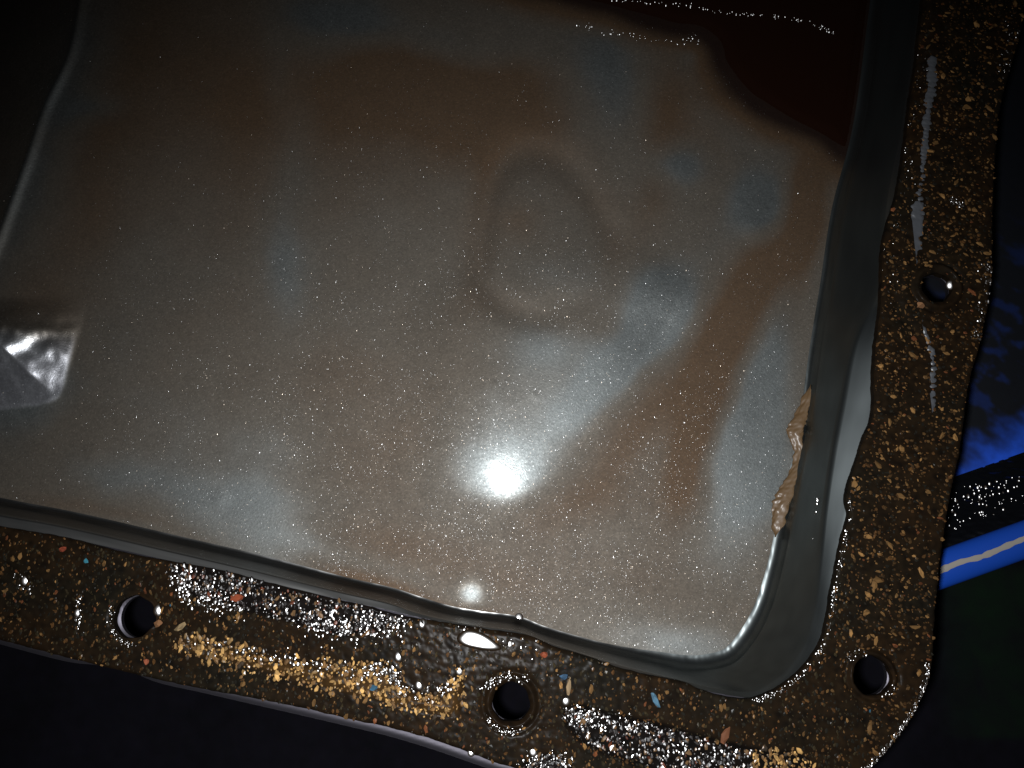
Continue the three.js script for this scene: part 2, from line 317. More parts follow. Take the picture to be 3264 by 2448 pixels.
// ------------------------------------------------------------------ cork gasket outline
const IN = [[2990, -400], [2962, -150], [2948, 0], [2937, 100], [2927, 200], [2910, 298], [2896, 420], [2885, 497], [2866, 610], [2840, 696], [2829, 735], [2820, 796], [2818, 860], [2815, 951], [2804, 1040], [2795, 1110], [2789, 1200], [2788, 1284], [2780, 1340], [2761, 1384], [2735, 1465], [2711, 1533], [2700, 1590], [2709, 1640], [2692, 1700], [2676, 1772], [2664, 1840], [2651, 1896], [2645, 1950], [2634, 2000], [2620, 2050], [2597, 2085], [2570, 2125], [2542, 2150], [2505, 2180], [2462, 2205], [2430, 2218], [2403, 2227], [2333, 2225], [2239, 2200], [2182, 2175], [2077, 2155], [1977, 2130], [1878, 2095], [1800, 2072], [1753, 2056], [1700, 2032], [1654, 2021], [1590, 2012], [1530, 2003], [1430, 1987], [1370, 1978], [1321, 1971], [1246, 1955], [1160, 1930], [1082, 1914], [950, 1882], [845, 1856], [700, 1818], [547, 1790], [398, 1762], [199, 1712], [0, 1678], [-250, 1628], [-500, 1578]];
const OUT = [[-500, 1910], [-200, 1988], [0, 2041], [224, 2100], [380, 2138], [522, 2172], [660, 2200], [796, 2225], [950, 2255], [1100, 2290], [1240, 2320], [1380, 2359], [1530, 2414], [1579, 2433], [1750, 2478], [1900, 2512], [2164, 2580], [2400, 2620], [2560, 2600], [2690, 2530], [2785, 2443], [2825, 2399], [2870, 2344], [2920, 2269], [2948, 2210], [2962, 2165], [2974, 2110], [2984, 1946], [2999, 1797], [3024, 1623], [3040, 1540], [3059, 1458], [3079, 1309], [3094, 1210], [3123, 1110], [3143, 1021], [3158, 930], [3166, 840], [3167, 720], [3169, 646], [3176, 500], [3190, 348], [3222, 220], [3256, 100], [3270, -20], [3280, -150], [3310, -400]];
const HOLES = [[2990, 913, 3.65, 88], [2781, 2155, 4.15, 80], [1629, 2239, 4.05, 86], [428, 1967, 4.55, 76]].map(([a, b, r, q]) => { const [x, z] = at(a, b, 0); return { x, z, r: r * mm, ring: q / 14.1 * mm }; });
const gasketPoly = [...smooth(plan(IN, 0), 420), ...smooth(plan(OUT, 0), 380)];
const gasketOutline = polySdf(gasketPoly);
const BX = [at(-480, 1700, 0)[0], at(0, -380, 0)[1], at(3310, -300, 0)[0] + 3 * mm, at(0, 2640, 0)[1]];
const CELL = 0.36 * mm;
const gasketField = new Field(...BX, CELL, (x, z) => {
  let d = gasketOutline(x, z) + 0.16 * mm * N(x, z, 0.0022, 5);
  if (Math.abs(d) < 30 * mm) for (const h of HOLES) { const dx = x - h.x, dz = z - h.z, a = Math.atan2(dz, dx); d = Math.max(d, h.r + 0.12 * mm * Math.sin(3 * a + h.x * 900) + 0.1 * mm * Math.sin(7 * a) - Math.hypot(dx, dz)); }
  return d;
});
// pressed areas of the gasket
const zone = (list) => polySdf(smooth(plan(list, 0), 90, true));
const ZS = zone([[530, 1800], [565, 1865], [605, 1905], [690, 1935], [800, 1962], [950, 2000], [1050, 2030], [1160, 2030], [1280, 2000], [1345, 1975], [1240, 1940], [1080, 1905], [850, 1848], [600, 1790]]);
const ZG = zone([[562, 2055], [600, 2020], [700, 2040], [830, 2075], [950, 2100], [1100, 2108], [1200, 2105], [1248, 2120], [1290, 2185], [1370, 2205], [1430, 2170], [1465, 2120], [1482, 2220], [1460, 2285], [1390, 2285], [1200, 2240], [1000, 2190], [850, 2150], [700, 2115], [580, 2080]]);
const ZH = zone([[1788, 2290], [1800, 2250], [1850, 2240], [1950, 2262], [2100, 2295], [2300, 2350], [2440, 2380], [2540, 2390], [2600, 2440], [2520, 2520], [2300, 2520], [2000, 2440], [1850, 2375]]);
const ZT = zone([[1640, 2470], [1665, 2430], [1705, 2402], [1750, 2392], [1795, 2408], [1835, 2450], [1850, 2500], [1740, 2520]]);
const LEFT = zone([[-60, 1830], [30, 1800], [110, 1830], [230, 1880], [250, 1930], [245, 2010], [150, 1990], [-60, 1960]]);
const zoneF = (f) => new Field(...BX, 1 * mm, f);
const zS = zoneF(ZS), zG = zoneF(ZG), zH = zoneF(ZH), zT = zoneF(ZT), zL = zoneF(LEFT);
const crease = smooth(plan([[2985, -300], [2975, 0], [2972, 190], [2962, 330], [2948, 430], [2935, 560], [2915, 680], [2898, 760], [2884, 860], [2888, 940], [2912, 1000], [2945, 1040], [2965, 1120], [2965, 1220], [2950, 1330]], 0), 70);
const creaseD = lineSide(crease), creaseF = zoneF((x, z) => creaseD(x, z));
const lipEnd = at(2960, 1150, 0)[1];
function gasketH(x, z) {
  const d = -gasketField.get(x, z);
  let h = 0.10 * mm * fbm(x, z, 0.012, 8) + 0.09 * mm * N(x, z, 0.0018, 9) + 0.06 * mm * N(x, z, 0.0009, 10);
  const cut = (f, depth, w) => { const q = -f.get(x, z); return q > 0 ? -depth * sm(0, w, q) : 0; };
  h += cut(zS, 0.9 * mm, 2.2 * mm) + cut(zH, 0.9 * mm, 2 * mm) + cut(zT, 0.7 * mm, 2 * mm) + cut(zL, 0.5 * mm, 2 * mm);
  const qg = -zG.get(x, z); if (qg > 0) h -= 0.8 * mm * sm(0, 2.4 * mm, qg);
  const cd = creaseF.get(x, z);
  if (z < lipEnd + 0.01) h -= 0.8 * mm * sm(0.4 * mm, -2.6 * mm, -cd * -1) * sm(lipEnd + 0.01, lipEnd - 0.02, z) * 0 + 0.75 * mm * sm(0, 2.6 * mm, cd) * sm(lipEnd + 0.012, lipEnd - 0.02, z);
  const e = 0.9 * mm; if (d < e) { const t = 1 - clamp(d / e); h -= 0.75 * mm * (1 - Math.sqrt(Math.max(0, 1 - t * t))); }
  for (const q of HOLES) { const r = Math.hypot(x - q.x, z - q.z); if (r < q.ring + 3 * mm) h += 0.65 * mm * Math.exp(-(((r - q.ring + 1.2 * mm) / (0.7 * mm)) ** 2)) - 0.4 * mm * Math.exp(-(((r - q.ring) / (0.55 * mm)) ** 2)); }
  return h;
}
const gasketHF = new Field(...BX, CELL, (x, z) => gasketField.get(x, z) < 0.6 * mm ? gasketH(x, z) : -1 * mm);
const gasketY = (x, z) => gasketHF.get(x, z);

const gasket = new THREE.Group(); gasket.name = 'cork_gasket'; scene.add(gasket);
tag(gasket, 'oily brown cork gasket with bolt holes lying on the pan flange', 'gasket');
const corkColor = (x, z) => {
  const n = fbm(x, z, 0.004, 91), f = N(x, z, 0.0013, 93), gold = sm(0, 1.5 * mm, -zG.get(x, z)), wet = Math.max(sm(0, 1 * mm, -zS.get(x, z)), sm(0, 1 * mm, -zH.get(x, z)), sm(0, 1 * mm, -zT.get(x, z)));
  const k = clamp(1 + 0.8 * n + 0.7 * f, 0.25, 2.2), g = sm(-0.2, 0.5, fbm(x, z, 0.02, 95));
  let c = [mix(0.062, 0.040, g) * k, mix(0.032, 0.030, g) * k, mix(0.011, 0.016, g) * k];
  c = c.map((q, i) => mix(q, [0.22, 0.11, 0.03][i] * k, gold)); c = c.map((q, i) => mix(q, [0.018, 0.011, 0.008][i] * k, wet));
  return c;
};
const corkMat = mat({ color: rgb(0.19, 0.185, 0.175), vertexColors: true, roughness: 0.85, specularIntensity: 0.2, clearcoat: 0.05, clearcoatRoughness: 0.25 });
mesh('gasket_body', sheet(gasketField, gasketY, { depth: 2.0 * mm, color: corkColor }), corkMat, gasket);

// granules pressed together in the cork
{
  const shapes = [0, 1, 2, 3, 4, 5].map((k) => {
    const g = new THREE.IcosahedronGeometry(1, 0), p = g.attributes.position, seen = new Map();
    for (let i = 0; i < p.count; i++) {
      const key = [p.getX(i), p.getY(i), p.getZ(i)].map((q) => q.toFixed(3)).join();
      if (!seen.has(key)) seen.set(key, 0.72 + 0.5 * rnd());
      const s = seen.get(key); p.setXYZ(i, p.getX(i) * s, p.getY(i) * s, p.getZ(i) * s);
    }
    g.deleteAttribute('uv'); g.computeVertexNormals(); return g;
  });
  const all = [];
  const tones = (x, z, gold, wet, right) => {
    const t = rnd(), k = 0.62 + 0.7 * rnd();
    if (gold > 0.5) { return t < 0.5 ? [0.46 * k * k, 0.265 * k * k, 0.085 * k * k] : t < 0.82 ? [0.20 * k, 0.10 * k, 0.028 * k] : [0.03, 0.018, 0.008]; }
    if (wet > 0.5) return t < 0.72 ? [0.014 * k, 0.010 * k, 0.009 * k] : t < 0.93 ? [0.16 * k, 0.09 * k, 0.04 * k] : [0.13 * k, 0.035 * k, 0.015 * k];
    const tan = right ? 0.17 : 0.09, olive = right ? 0.5 : 0.66;
    if (gold > 0.02 && rnd() < 0.5 * gold) return [0.27 * k, 0.145 * k, 0.05 * k];
    if (t < olive * 0.5) return [0.015 * k, 0.013 * k, 0.0085 * k];
    if (t < olive) return right ? [0.060 * k, 0.032 * k, 0.011 * k] : [0.036 * k, 0.026 * k, 0.011 * k];
    if (t < 1 - tan - 0.025) return [0.105 * k, 0.048 * k, 0.014 * k];
    if (t < 1 - tan) return [0.15 * k, 0.050 * k, 0.018 * k];
    if (t > 0.9994) return [0.03, 0.11, 0.17];
    { const q = 0.35 + 0.8 * rnd() * rnd() + 0.25 * rnd(); return [0.32 * q, 0.17 * q, 0.058 * q]; }
  };
  const shineA = at(640, 1860, 0), shineB = at(1150, 1985, 0);      // wet granules near these tilt to the camera to glint
  const shineC = at(1850, 2285, 0);
  const ZSs = (x, z) => zT.get(x, z) < 0 || Math.hypot(x - shineC[0], (z - shineC[1]) * 1.4) < 13 * mm * rnd() || Math.hypot(x - shineA[0], z - shineA[1]) < 9 * mm * (0.6 + 0.6 * rnd()) || Math.hypot((x - shineB[0]) * 0.7, z - shineB[1]) < 9 * mm * (0.6 + 0.6 * rnd()) || zS.get(x, z) > -1.6 * mm;
  const [rx] = at(2700, 1600, 0);
  for (let n = 0; n < 150000; n++) {
    const x = mix(BX[0], BX[2], rnd()), z = mix(BX[1], BX[3], rnd()), d = gasketField.get(x, z);
    if (d > -0.25 * mm) continue;
    if (HOLES.some((h) => Math.hypot(x - h.x, z - h.z) < h.ring - 0.4 * mm) && rnd() < 0.75) continue;
    if (n > 80000 && zG.get(x, z) > -0.3 * mm && zS.get(x, z) > 0 && zH.get(x, z) > 0 && zT.get(x, z) > 0) continue;
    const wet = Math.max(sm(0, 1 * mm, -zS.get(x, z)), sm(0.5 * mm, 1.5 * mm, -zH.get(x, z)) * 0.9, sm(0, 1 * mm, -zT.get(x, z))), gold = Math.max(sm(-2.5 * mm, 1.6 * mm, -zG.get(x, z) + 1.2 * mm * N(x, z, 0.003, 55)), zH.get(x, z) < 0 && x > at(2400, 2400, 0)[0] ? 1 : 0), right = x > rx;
    let r = (0.17 + 0.36 * Math.pow(rnd(), 2.6)) * mm * (gold > 0.5 ? 1.3 : wet > 0.5 ? 1.25 : 1);
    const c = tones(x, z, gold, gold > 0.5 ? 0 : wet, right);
    const bright = c[0] > 0.15;
    if (bright && gold < 0.1 && rnd() < 0.3) r *= right ? 1.7 : 1.35;
    const a = right ? (rnd() < 0.6 ? -0.5 + 0.5 * gauss() : rnd() * 6.28) : Math.PI / 2 + 0.5 * gauss(), long = right ? 1.15 + 0.9 * rnd() * (bright ? 1 : 0.4) : 1.1 + 0.7 * rnd();
    const flat = gold > 0.5 ? 0.5 : wet > 0.5 ? 0.36 : 0.3;
    all.push({ x, z, r, c, a, long, flat, kind: gold > 0.5 ? 1 : wet > 0.5 ? 2 : 0, bright, s: shapes[n % 6], t: [0.12 * gauss(), 0.12 * gauss()], lean: wet > 0.5 ? (ZSs(x, z) ? 0.85 : -0.6) : 0 });
  }
  const mats = [mat({ color: rgb(0.8, 0.8, 0.8), vertexColors: true, roughness: 0.8, specularIntensity: 0.3, clearcoat: 0.06, clearcoatRoughness: 0.2 }), mat({ vertexColors: true, roughness: 0.8, clearcoat: 0.3, clearcoatRoughness: 0.2 }), mat({ vertexColors: true, roughness: 0.24, ior: 2.1 })];
  const inFrame = (o) => { const p = new THREE.Vector3(o.x, 0, o.z).applyMatrix4(camera.matrixWorldInverse).applyMatrix4(camera.projectionMatrix); return Math.abs(p.x) < 1 && Math.abs(p.y) < 1; };
  camera.updateMatrixWorld(); camera.updateProjectionMatrix();
  const chosen = new Set(all.filter((o) => o.bright && inFrame(o)).sort((p, q) => q.r * q.long - p.r * p.long).slice(0, 290));
  const one = (o, full) => placed(o.s, full ? 0 : o.x, full ? 0 : gasketY(o.x, o.z) - o.r * o.flat * 0.35, full ? 0 : o.z, o.r * o.long, o.r * o.flat, o.r / Math.sqrt(o.long), o.t[0], o.a, o.t[1], o.c, full ? null : lean(o.x, o.z, o.lean));
  const heaps = [[], [], []];
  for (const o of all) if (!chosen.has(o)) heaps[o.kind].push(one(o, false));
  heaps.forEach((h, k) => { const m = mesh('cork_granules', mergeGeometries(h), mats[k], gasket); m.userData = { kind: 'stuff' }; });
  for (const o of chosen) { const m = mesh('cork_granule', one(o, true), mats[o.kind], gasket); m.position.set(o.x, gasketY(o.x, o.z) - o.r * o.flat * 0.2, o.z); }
  // a few coloured flecks the photograph shows one by one
  for (const [px, py, r, c, long, a] of [[273, 1788, 0.75, [0.05, 0.24, 0.32], 1.0, 0], [1798, 2158, 0.8, [0.05, 0.11, 0.19], 1.3, 0.2], [2090, 2232, 1.0, [0.09, 0.19, 0.27], 2.0, -1.2], [1187, 2194, 0.85, [0.06, 0.17, 0.27], 1.5, 0.3], [752, 1905, 1.2, [0.30, 0.07, 0.03], 1.5, 0], [466, 2110, 0.75, [0.34, 0.10, 0.05], 1.0, 0], [1735, 2088, 0.9, [0.25, 0.06, 0.025], 1.2, 0.2], [507, 1988, 1.1, [0.27, 0.13, 0.06], 1.2, 0.3], [577, 1998, 1.0, [0.38, 0.27, 0.14], 1.7, 0.7], [2934, 972, 1.25, [0.30, 0.15, 0.07], 1.6, 0.6], [2310, 2345, 1.2, [0.2, 0.08, 0.04], 1.8, 1.2], [200, 1750, 0.8, [0.28, 0.06, 0.03], 1.3, 0.2], [1812, 2190, 0.9, [0.36, 0.25, 0.14], 2.6, 1.5]]) {
    const [x, z] = at(px, py, 0), m = mesh('cork_granule', placed(shapes[px % 6], 0, 0, 0, r * mm * long, r * mm * 0.35, r * mm / Math.sqrt(long), 0, a, 0, c), mats[0], gasket); m.position.set(x, gasketY(x, z) - 0.05 * mm, z);
  }
}

// steel flange below the gasket
{
  const FO = [[-500, 1924], [-200, 2000], [0, 2053], [224, 2110], [300, 2118], [400, 2135], [500, 2174], [640, 2206], [796, 2242], [950, 2277], [1100, 2312], [1240, 2346], [1380, 2388], [1530, 2440], [1600, 2462], [1750, 2500], [2164, 2575], [2400, 2606], [2560, 2585], [2680, 2515], [2770, 2430], [2850, 2340], [2900, 2262], [2945, 2110], [2965, 1900], [3000, 1610], [3030, 1458], [3060, 1250], [3110, 1060], [3135, 900], [3145, 640], [3165, 348], [3230, 100], [3250, -100], [3280, -400]];
  const poly = polySdf([...Wt.filter((_, i) => i % 2 === 0), ...smooth(plan(FO, FLANGE), 260)]);
  const f = new Field(BX[0] - 3 * mm, BX[1] - 3 * mm, BX[2] + 4 * mm, BX[3] + 4 * mm, 0.6 * mm, (x, z) => {
    let d = poly(x, z) - 0.1 * mm; for (const h of HOLES) d = Math.max(d, h.r + 0.1 * mm - Math.hypot(x - h.x - (h.r > 4.4 * mm ? 0.55 * mm : 0.1 * mm), z - h.z));
    return d;
  });
  mesh('flange', sheet(f, (x, z) => { const d = -f.get(x, z); return FLANGE - 0.3 * mm * (1 - sm(0, 0.9 * mm, d)); }, { depth: 1.6 * mm }), mat({ color: rgb(0.085, 0.08, 0.095), metalness: 0.85, roughness: 0.42 }), pan);
}

// ------------------------------------------------------------------ what lies in and on the pan
// dark oil standing in the far corner
{
  const f = new Field(at(1450, -440, FLOOR)[0], fz0, fx1, at(2700, 560, FLOOR)[1], 0.7 * mm, (x, z) => Math.max(poolSdf(x, z) + 1.6 * mm + 0.8 * mm * fbm(x, z, 0.012, 3), floorField.get(x, z) + 0.4 * mm));
  const o = mesh('oil_puddle', sheet(f, (x, z) => floorY(x, z) + 0.5 * mm * sm(0, 4 * mm, -f.get(x, z)) - 0.02 * mm), mat({ color: rgb(0.0125, 0.0042, 0.0020), roughness: 0.2, clearcoat: 1, clearcoatRoughness: 0.08 }));
  tag(o, 'dark red brown oil puddle standing in the far right corner of the pan', 'oil puddle');
}
// tan sludge along the foot of the right wall
{
  const path = smooth(plan([[2590, 1225], [2572, 1290], [2552, 1340], [2540, 1385], [2556, 1440], [2548, 1490], [2520, 1550], [2500, 1600], [2488, 1660], [2478, 1712]], -19.4 * mm), 120), pos = [], idx = [], M = 14;
  path.forEach(([x, z], i) => {
    const t = i / 120, w = (1.25 + 0.8 * Math.exp(-Math.pow((t - 0.3) / 0.12, 2)) + 0.8 * Math.exp(-Math.pow((t - 0.75) / 0.16, 2)) + 0.5 * N(x, z, 0.005, 2)) * sm(0, 0.08, t) * sm(1, 0.92, t) * mm + 0.02 * mm;
    for (let k = 0; k <= M; k++) { const a = k / M * Math.PI, n = 1 + 0.3 * N(x + Math.cos(a) * 0.002, z, 0.002, k * 0.3) + 0.3 * N(x, z + Math.cos(a) * 0.001, 0.0009, k * 0.5); pos.push(x - Math.cos(a) * w * n * 0.9 - 0.45 * mm, -20.3 * mm + Math.sin(a) * w * n * 0.34 + (1 - Math.cos(a)) * 0.5 * mm, z); }
  });
  for (let i = 0; i < 120; i++) for (let k = 0; k < M; k++) { const a = i * (M + 1) + k, b = a + M + 1; idx.push(a, b, a + 1, b, b + 1, a + 1); }
  const g = new THREE.BufferGeometry(); g.setAttribute('position', new THREE.Float32BufferAttribute(pos, 3)); g.setIndex(idx); g.computeVertexNormals();
  tag(mesh('sludge_strip', g, mat({ color: rgb(0.125, 0.072, 0.030), roughness: 0.6, clearcoat: 0.3, clearcoatRoughness: 0.25 })), 'lumpy strip of tan sludge along the foot of the right wall', 'sludge');
}
// fine metal dust on the pan floor
{
  const pos = [], nor = [], idx = [], col = [];
  const q = new THREE.Quaternion(), e = new THREE.Euler(), v = new THREE.Vector3();
  for (let n = 0, m = 0; n < 330000; n++) {
    const x = mix(fx0 + 0.02, fx1, rnd()), z = mix(fz0 + 0.02, fz1, rnd()), d = -floorField.get(x, z);
    if (d < 0.3 * mm || poolSdf(x, z) < 0) continue;
    if (rnd() > 0.55 + 0.9 * fbm(x, z, 0.02, 77)) continue;
    const s = (0.015 + 0.020 * Math.pow(rnd(), 8)) * mm, l = s * (1.8 + 3 * rnd()), tone = 0.75 + 0.25 * rnd(), warm = rnd() < 0.25 ? 0.7 : 1;
    e.set(0.17 * gauss(), 0.3 * gauss(), 0.17 * gauss(), 'YXZ'); q.setFromEuler(e);
    const y = floorY(x, z) + 0.06 * mm;
    for (const [a, b] of [[-1, -1], [-1, 1], [1, 1], [1, -1]]) { v.set(a * s, 0, b * l).applyQuaternion(q); pos.push(x + v.x, y + v.y, z + v.z); col.push(tone, tone * (warm + 1) / 2, tone * warm); }
    v.set(0, 1, 0).applyQuaternion(q); for (let k = 0; k < 4; k++) nor.push(v.x, v.y, v.z);
    idx.push(m, m + 1, m + 2, m, m + 2, m + 3); m += 4;
  }
  const g = new THREE.BufferGeometry(); g.setAttribute('position', new THREE.Float32BufferAttribute(pos, 3)); g.setAttribute('normal', new THREE.Float32BufferAttribute(nor, 3)); g.setAttribute('color', new THREE.Float32BufferAttribute(col, 3)); g.setIndex(idx);
  tag(mesh('metal_dust', g, mat({ color: rgb(0.6, 0.6, 0.6), vertexColors: true, metalness: 1, roughness: 0.36 })), 'fine glittering metal dust spread over the oily pan floor', 'metal dust', null, 'stuff');
}
// grey film smeared along the inner lip of the gasket
{
  const line = smooth(plan([[2975, 190], [2966, 300], [2952, 420], [2944, 500], [2935, 600], [2920, 700], [2905, 790], [2893, 880], [2905, 970], [2945, 1050], [2970, 1130], [2975, 1250], [2950, 1340], [2930, 1420]], 0), 90);
  const wd = [1.3, 1.5, 1.2, 0.9, 0.6, 2.2, 2.8, 1.6, 0.9, 0.8, 0.9, 0.9, 1.5, 1.2].map((q) => q * mm);
  const f = new Field(at(2850, 160, 0)[0], at(0, 150, 0)[1], at(3040, 160, 0)[0], at(0, 1480, 0)[1], 0.2 * mm, (x, z) => {
    let d = 1e9, w = 0; line.forEach((p, i) => { const q = Math.hypot(x - p[0], z - p[1]); if (q < d) { d = q; const t = i / 90 * 13, k = Math.min(12, t | 0); w = mix(wd[k], wd[k + 1], t - k); } });
    const t = sm(at(0, 480, 0)[1], at(0, 600, 0)[1], z);
    return Math.max(d - w * (0.8 + 0.5 * N(x, z, 0.004, 1)) + t * (0.8 * mm * N(x, z, 0.0012, 3) + 0.1 * mm) + 0.4 * mm * N(x, z, 0.0008, 4), gasketField.get(x, z) + 0.3 * mm);
  });
  const g = sheet(f, (x, z) => gasketY(x, z) + 0.16 * mm * sm(0, 0.6 * mm, -f.get(x, z)));
  tag(mesh('oil_smear', g, mat({ color: rgb(0.085, 0.09, 0.10), roughness: 0.45, clearcoat: 0.5, clearcoatRoughness: 0.3 })), 'grey film smeared along the inner lip of the gasket above the right bolt hole', 'smear');
}
// oil standing on the gasket: one flat drop, single beads, and a sprinkle of droplets along wet edges, all turned to glint at the camera
const oilMat = mat({ color: rgb(0.02, 0.012, 0.006), roughness: 0.2, ior: 2.1 });
const dome = new THREE.SphereGeometry(1, 20, 8, 0, Math.PI * 2, 0, Math.PI / 2);
{
  const [x, z] = at(1516, 2043, 0), g = new THREE.SphereGeometry(1, 40, 16, 0, Math.PI * 2, 0, Math.PI / 2), p = g.attributes.position;
  const nx = ((-0.008 - x) + (0 - x)) / 2 / 0.2, nz = ((0.006 - z) + (0 - z)) / 2 / 0.2;      // tilted to mirror the lamp into the camera
  for (let i = 0; i < p.count; i++) {
    const a = p.getX(i), b = p.getZ(i), th = Math.atan2(b, a), r = Math.hypot(a, b), w = r * (1 + 0.18 * Math.cos(th + 0.4) + 0.08 * Math.sin(3 * th)), X = Math.cos(th) * w * 4.9 * mm, Z0 = Math.sin(th) * w * 2.0 * mm * (1 - 0.25 * Math.cos(th)) + X * 0.22;
    const yy = 0.55 * mm * Math.sqrt(Math.max(0, 1 - Math.pow(r, 8))) + 0.035 * mm * Math.max(0, 1 - r * r) - nx * X - nz * Z0; p.setXYZ(i, X, yy, Z0);
  }
  g.computeVertexNormals();
  const o = mesh('oil_drop', g, oilMat); o.position.set(x, -0.25 * mm, z);
  tag(o, 'wide flat oil drop shining white on the gasket beside the middle bolt hole', 'oil drop');
}
for (const [px, py, r, label, lvl] of [
  [1654, 1970, 1.15, 'bright oil bead on the pan floor beside the gasket edge', 1], [1271, 2092, 1.0, 'bright oil bead at the upper rim of the golden cork band'], [1465, 2136, 1.0, 'bright oil bead at the right end of the golden cork band'],
  [1337, 2182, 1.0, 'bright oil bead in the notch of the golden cork band'], [1804, 2232, 1.0, 'bright oil bead at the left tip of the dark wet hollow'], [1700, 2394, 1.0, 'bright oil bead just below the middle bolt hole'],
  [1502, 2398, 0.8, 'bright oil bead on the outer gasket edge left of the middle hole'], [505, 1945, 1.2, 'bright oil bead touching the right side of the left bolt hole'], [79, 1850, 1.1, 'bright oil bead nearest the left end of the gasket'], [249, 1953, 0.9, 'bright oil bead left of the left bolt hole'],
  [1346, 1988, 0.9, 'bright oil bead at the right end of the sparkling wet cork patch'], [1625, 2052, 0.8, 'bright oil bead right of the wide flat oil drop'], [3034, 905, 1.0, 'bright oil bead on the rim of the right bolt hole']]) {
  const y0 = lvl ? FLOOR : 0, [x, z] = at(px, py, y0), o = mesh('oil_bead', placed(dome, 0, 0, 0, r * mm, r * 0.17 * mm, r * 1.2 * mm, 0, 0, 0, null, lean(x, z, 0.95)), oilMat);
  o.position.set(x, lvl ? floorY(x, z) - 0.05 * mm : gasketY(x, z) - 0.1 * mm, z); tag(o, label, 'oil bead', 'oil beads around the gasket');
}
{
  const small = new THREE.SphereGeometry(1, 10, 4, 0, Math.PI * 2, 0, Math.PI / 2), list = [];
  const sprinkle = (line, n, spread, r0, r1, level = null) => {
    const L = smooth(plan(line, level === null ? 0 : level), 100);
    for (let k = 0; k < n; k++) {
      const p = L[(rnd() * 100) | 0], x = p[0] + gauss() * spread * mm, z = p[1] + gauss() * spread * mm, r = mix(r0, r1, Math.pow(rnd(), 2)) * mm;
      if (level === null && gasketField.get(x, z) > -0.1 * mm) continue;
      const y = level === null ? gasketY(x, z) - 0.2 * r : (floorField.get(x, z) < 0 ? floorY(x, z) + Math.max(0, Math.min(0.001, level - FLOOR)) : level);
      list.push(placed(small, x, y, z, r, r * 0.2, r * (1 + 0.6 * rnd()), 0.07 * gauss(), 0, 0.07 * gauss(), null, lean(x, z, 0.9)));
    }
  };
  sprinkle([[2966, 2125], [2945, 2200], [2905, 2280], [2850, 2360], [2780, 2435], [2700, 2510]], 420, 0.45, 0.14, 0.34);
  sprinkle([[2715, 1600], [2692, 1720], [2664, 1860], [2646, 1960], [2612, 2080], [2548, 2158], [2470, 2212], [2400, 2235]], 240, 0.4, 0.12, 0.3);
  sprinkle([[3150, 830], [3152, 900], [3140, 980], [3120, 1080]], 90, 1.0, 0.2, 0.5);
  sprinkle([[3232, 60], [3215, 180], [3205, 240]], 60, 1.2, 0.15, 0.35);
  sprinkle([[3030, 635], [3075, 665]], 26, 0.5, 0.2, 0.45);
  sprinkle([[2950, 180], [2930, 300], [2900, 470], [2880, 620], [2850, 760], [2835, 1000]], 90, 1.3, 0.12, 0.25);
  sprinkle([[260, 1890], [245, 1950], [250, 2000]], 50, 0.5, 0.15, 0.4);
  sprinkle([[60, 1830], [85, 1880]], 30, 0.8, 0.15, 0.4);
  sprinkle([[350, 1930], [355, 2000], [385, 2045], [430, 2055]], 60, 0.35, 0.12, 0.25);
  sprinkle([[1550, 2190], [1580, 2165], [1630, 2150], [1680, 2165]], 90, 0.5, 0.15, 0.4);
  sprinkle([[1560, 2290], [1600, 2330], [1650, 2330]], 50, 0.5, 0.12, 0.3);
  sprinkle([[2705, 2110], [2725, 2080], [2760, 2095], [2850, 2180], [2820, 2215]], 50, 0.6, 0.12, 0.3);
  sprinkle([[600, 2055], [800, 2080], [1000, 2120], [1150, 2140], [1240, 2150], [1310, 2215], [1450, 2185]], 260, 0.9, 0.18, 0.6);
  sprinkle([[1180, 2130], [1230, 2140], [1270, 2165]], 60, 0.8, 0.3, 0.7);
  sprinkle([[560, 1820], [700, 1870], [860, 1920], [1050, 1970], [1180, 2000], [1290, 1990]], 150, 1.6, 0.2, 0.5);
  sprinkle([[560, 1835], [600, 1890], [680, 1920], [780, 1945]], 190, 1.3, 0.22, 0.6);
  sprinkle([[980, 1985], [1080, 2000], [1180, 2000], [1280, 1975]], 230, 1.5, 0.22, 0.62);
  sprinkle([[1800, 2275], [1900, 2290], [2050, 2330]], 90, 1.2, 0.15, 0.45);
  sprinkle([[1810, 2285], [1850, 2285], [1880, 2292]], 70, 0.8, 0.25, 0.65);
  sprinkle([[1670, 2440], [1720, 2420], [1780, 2425], [1820, 2445]], 120, 1.0, 0.15, 0.4);
  sprinkle([[1440, 1990], [1640, 2050], [1760, 2070]], 30, 0.8, 0.2, 0.4);
  sprinkle([[1950, 0], [2100, 10], [2200, 20], [2300, 38], [2420, 48], [2540, 64], [2610, 85], [2660, 108]], 90, 0.35, 0.15, 0.32, FLOOR + 0.6 * mm);
  sprinkle([[1850, 80], [2000, 115], [2130, 130], [2230, 120]], 50, 0.8, 0.1, 0.25, FLOOR + 0.2 * mm);
  sprinkle([[3050, 1590], [3120, 1570], [3200, 1550], [3264, 1560]], 60, 1.6, 0.15, 0.5, -0.040);
  sprinkle([[3030, 1680], [3100, 1660], [3180, 1620], [3264, 1600]], 70, 2.6, 0.12, 0.4, -0.036);
  sprinkle([[2612, 1590], [2606, 1680], [2596, 1750]], 60, 0.25, 0.2, 0.5, -0.0085);  // droplets added in place of a highlight streak on the wall
  tag(mesh('oil_droplets', mergeGeometries(list), oilMat), 'tiny oil droplets glinting along the wet edges of the gasket and pan', 'oil droplets', null, 'stuff');
}

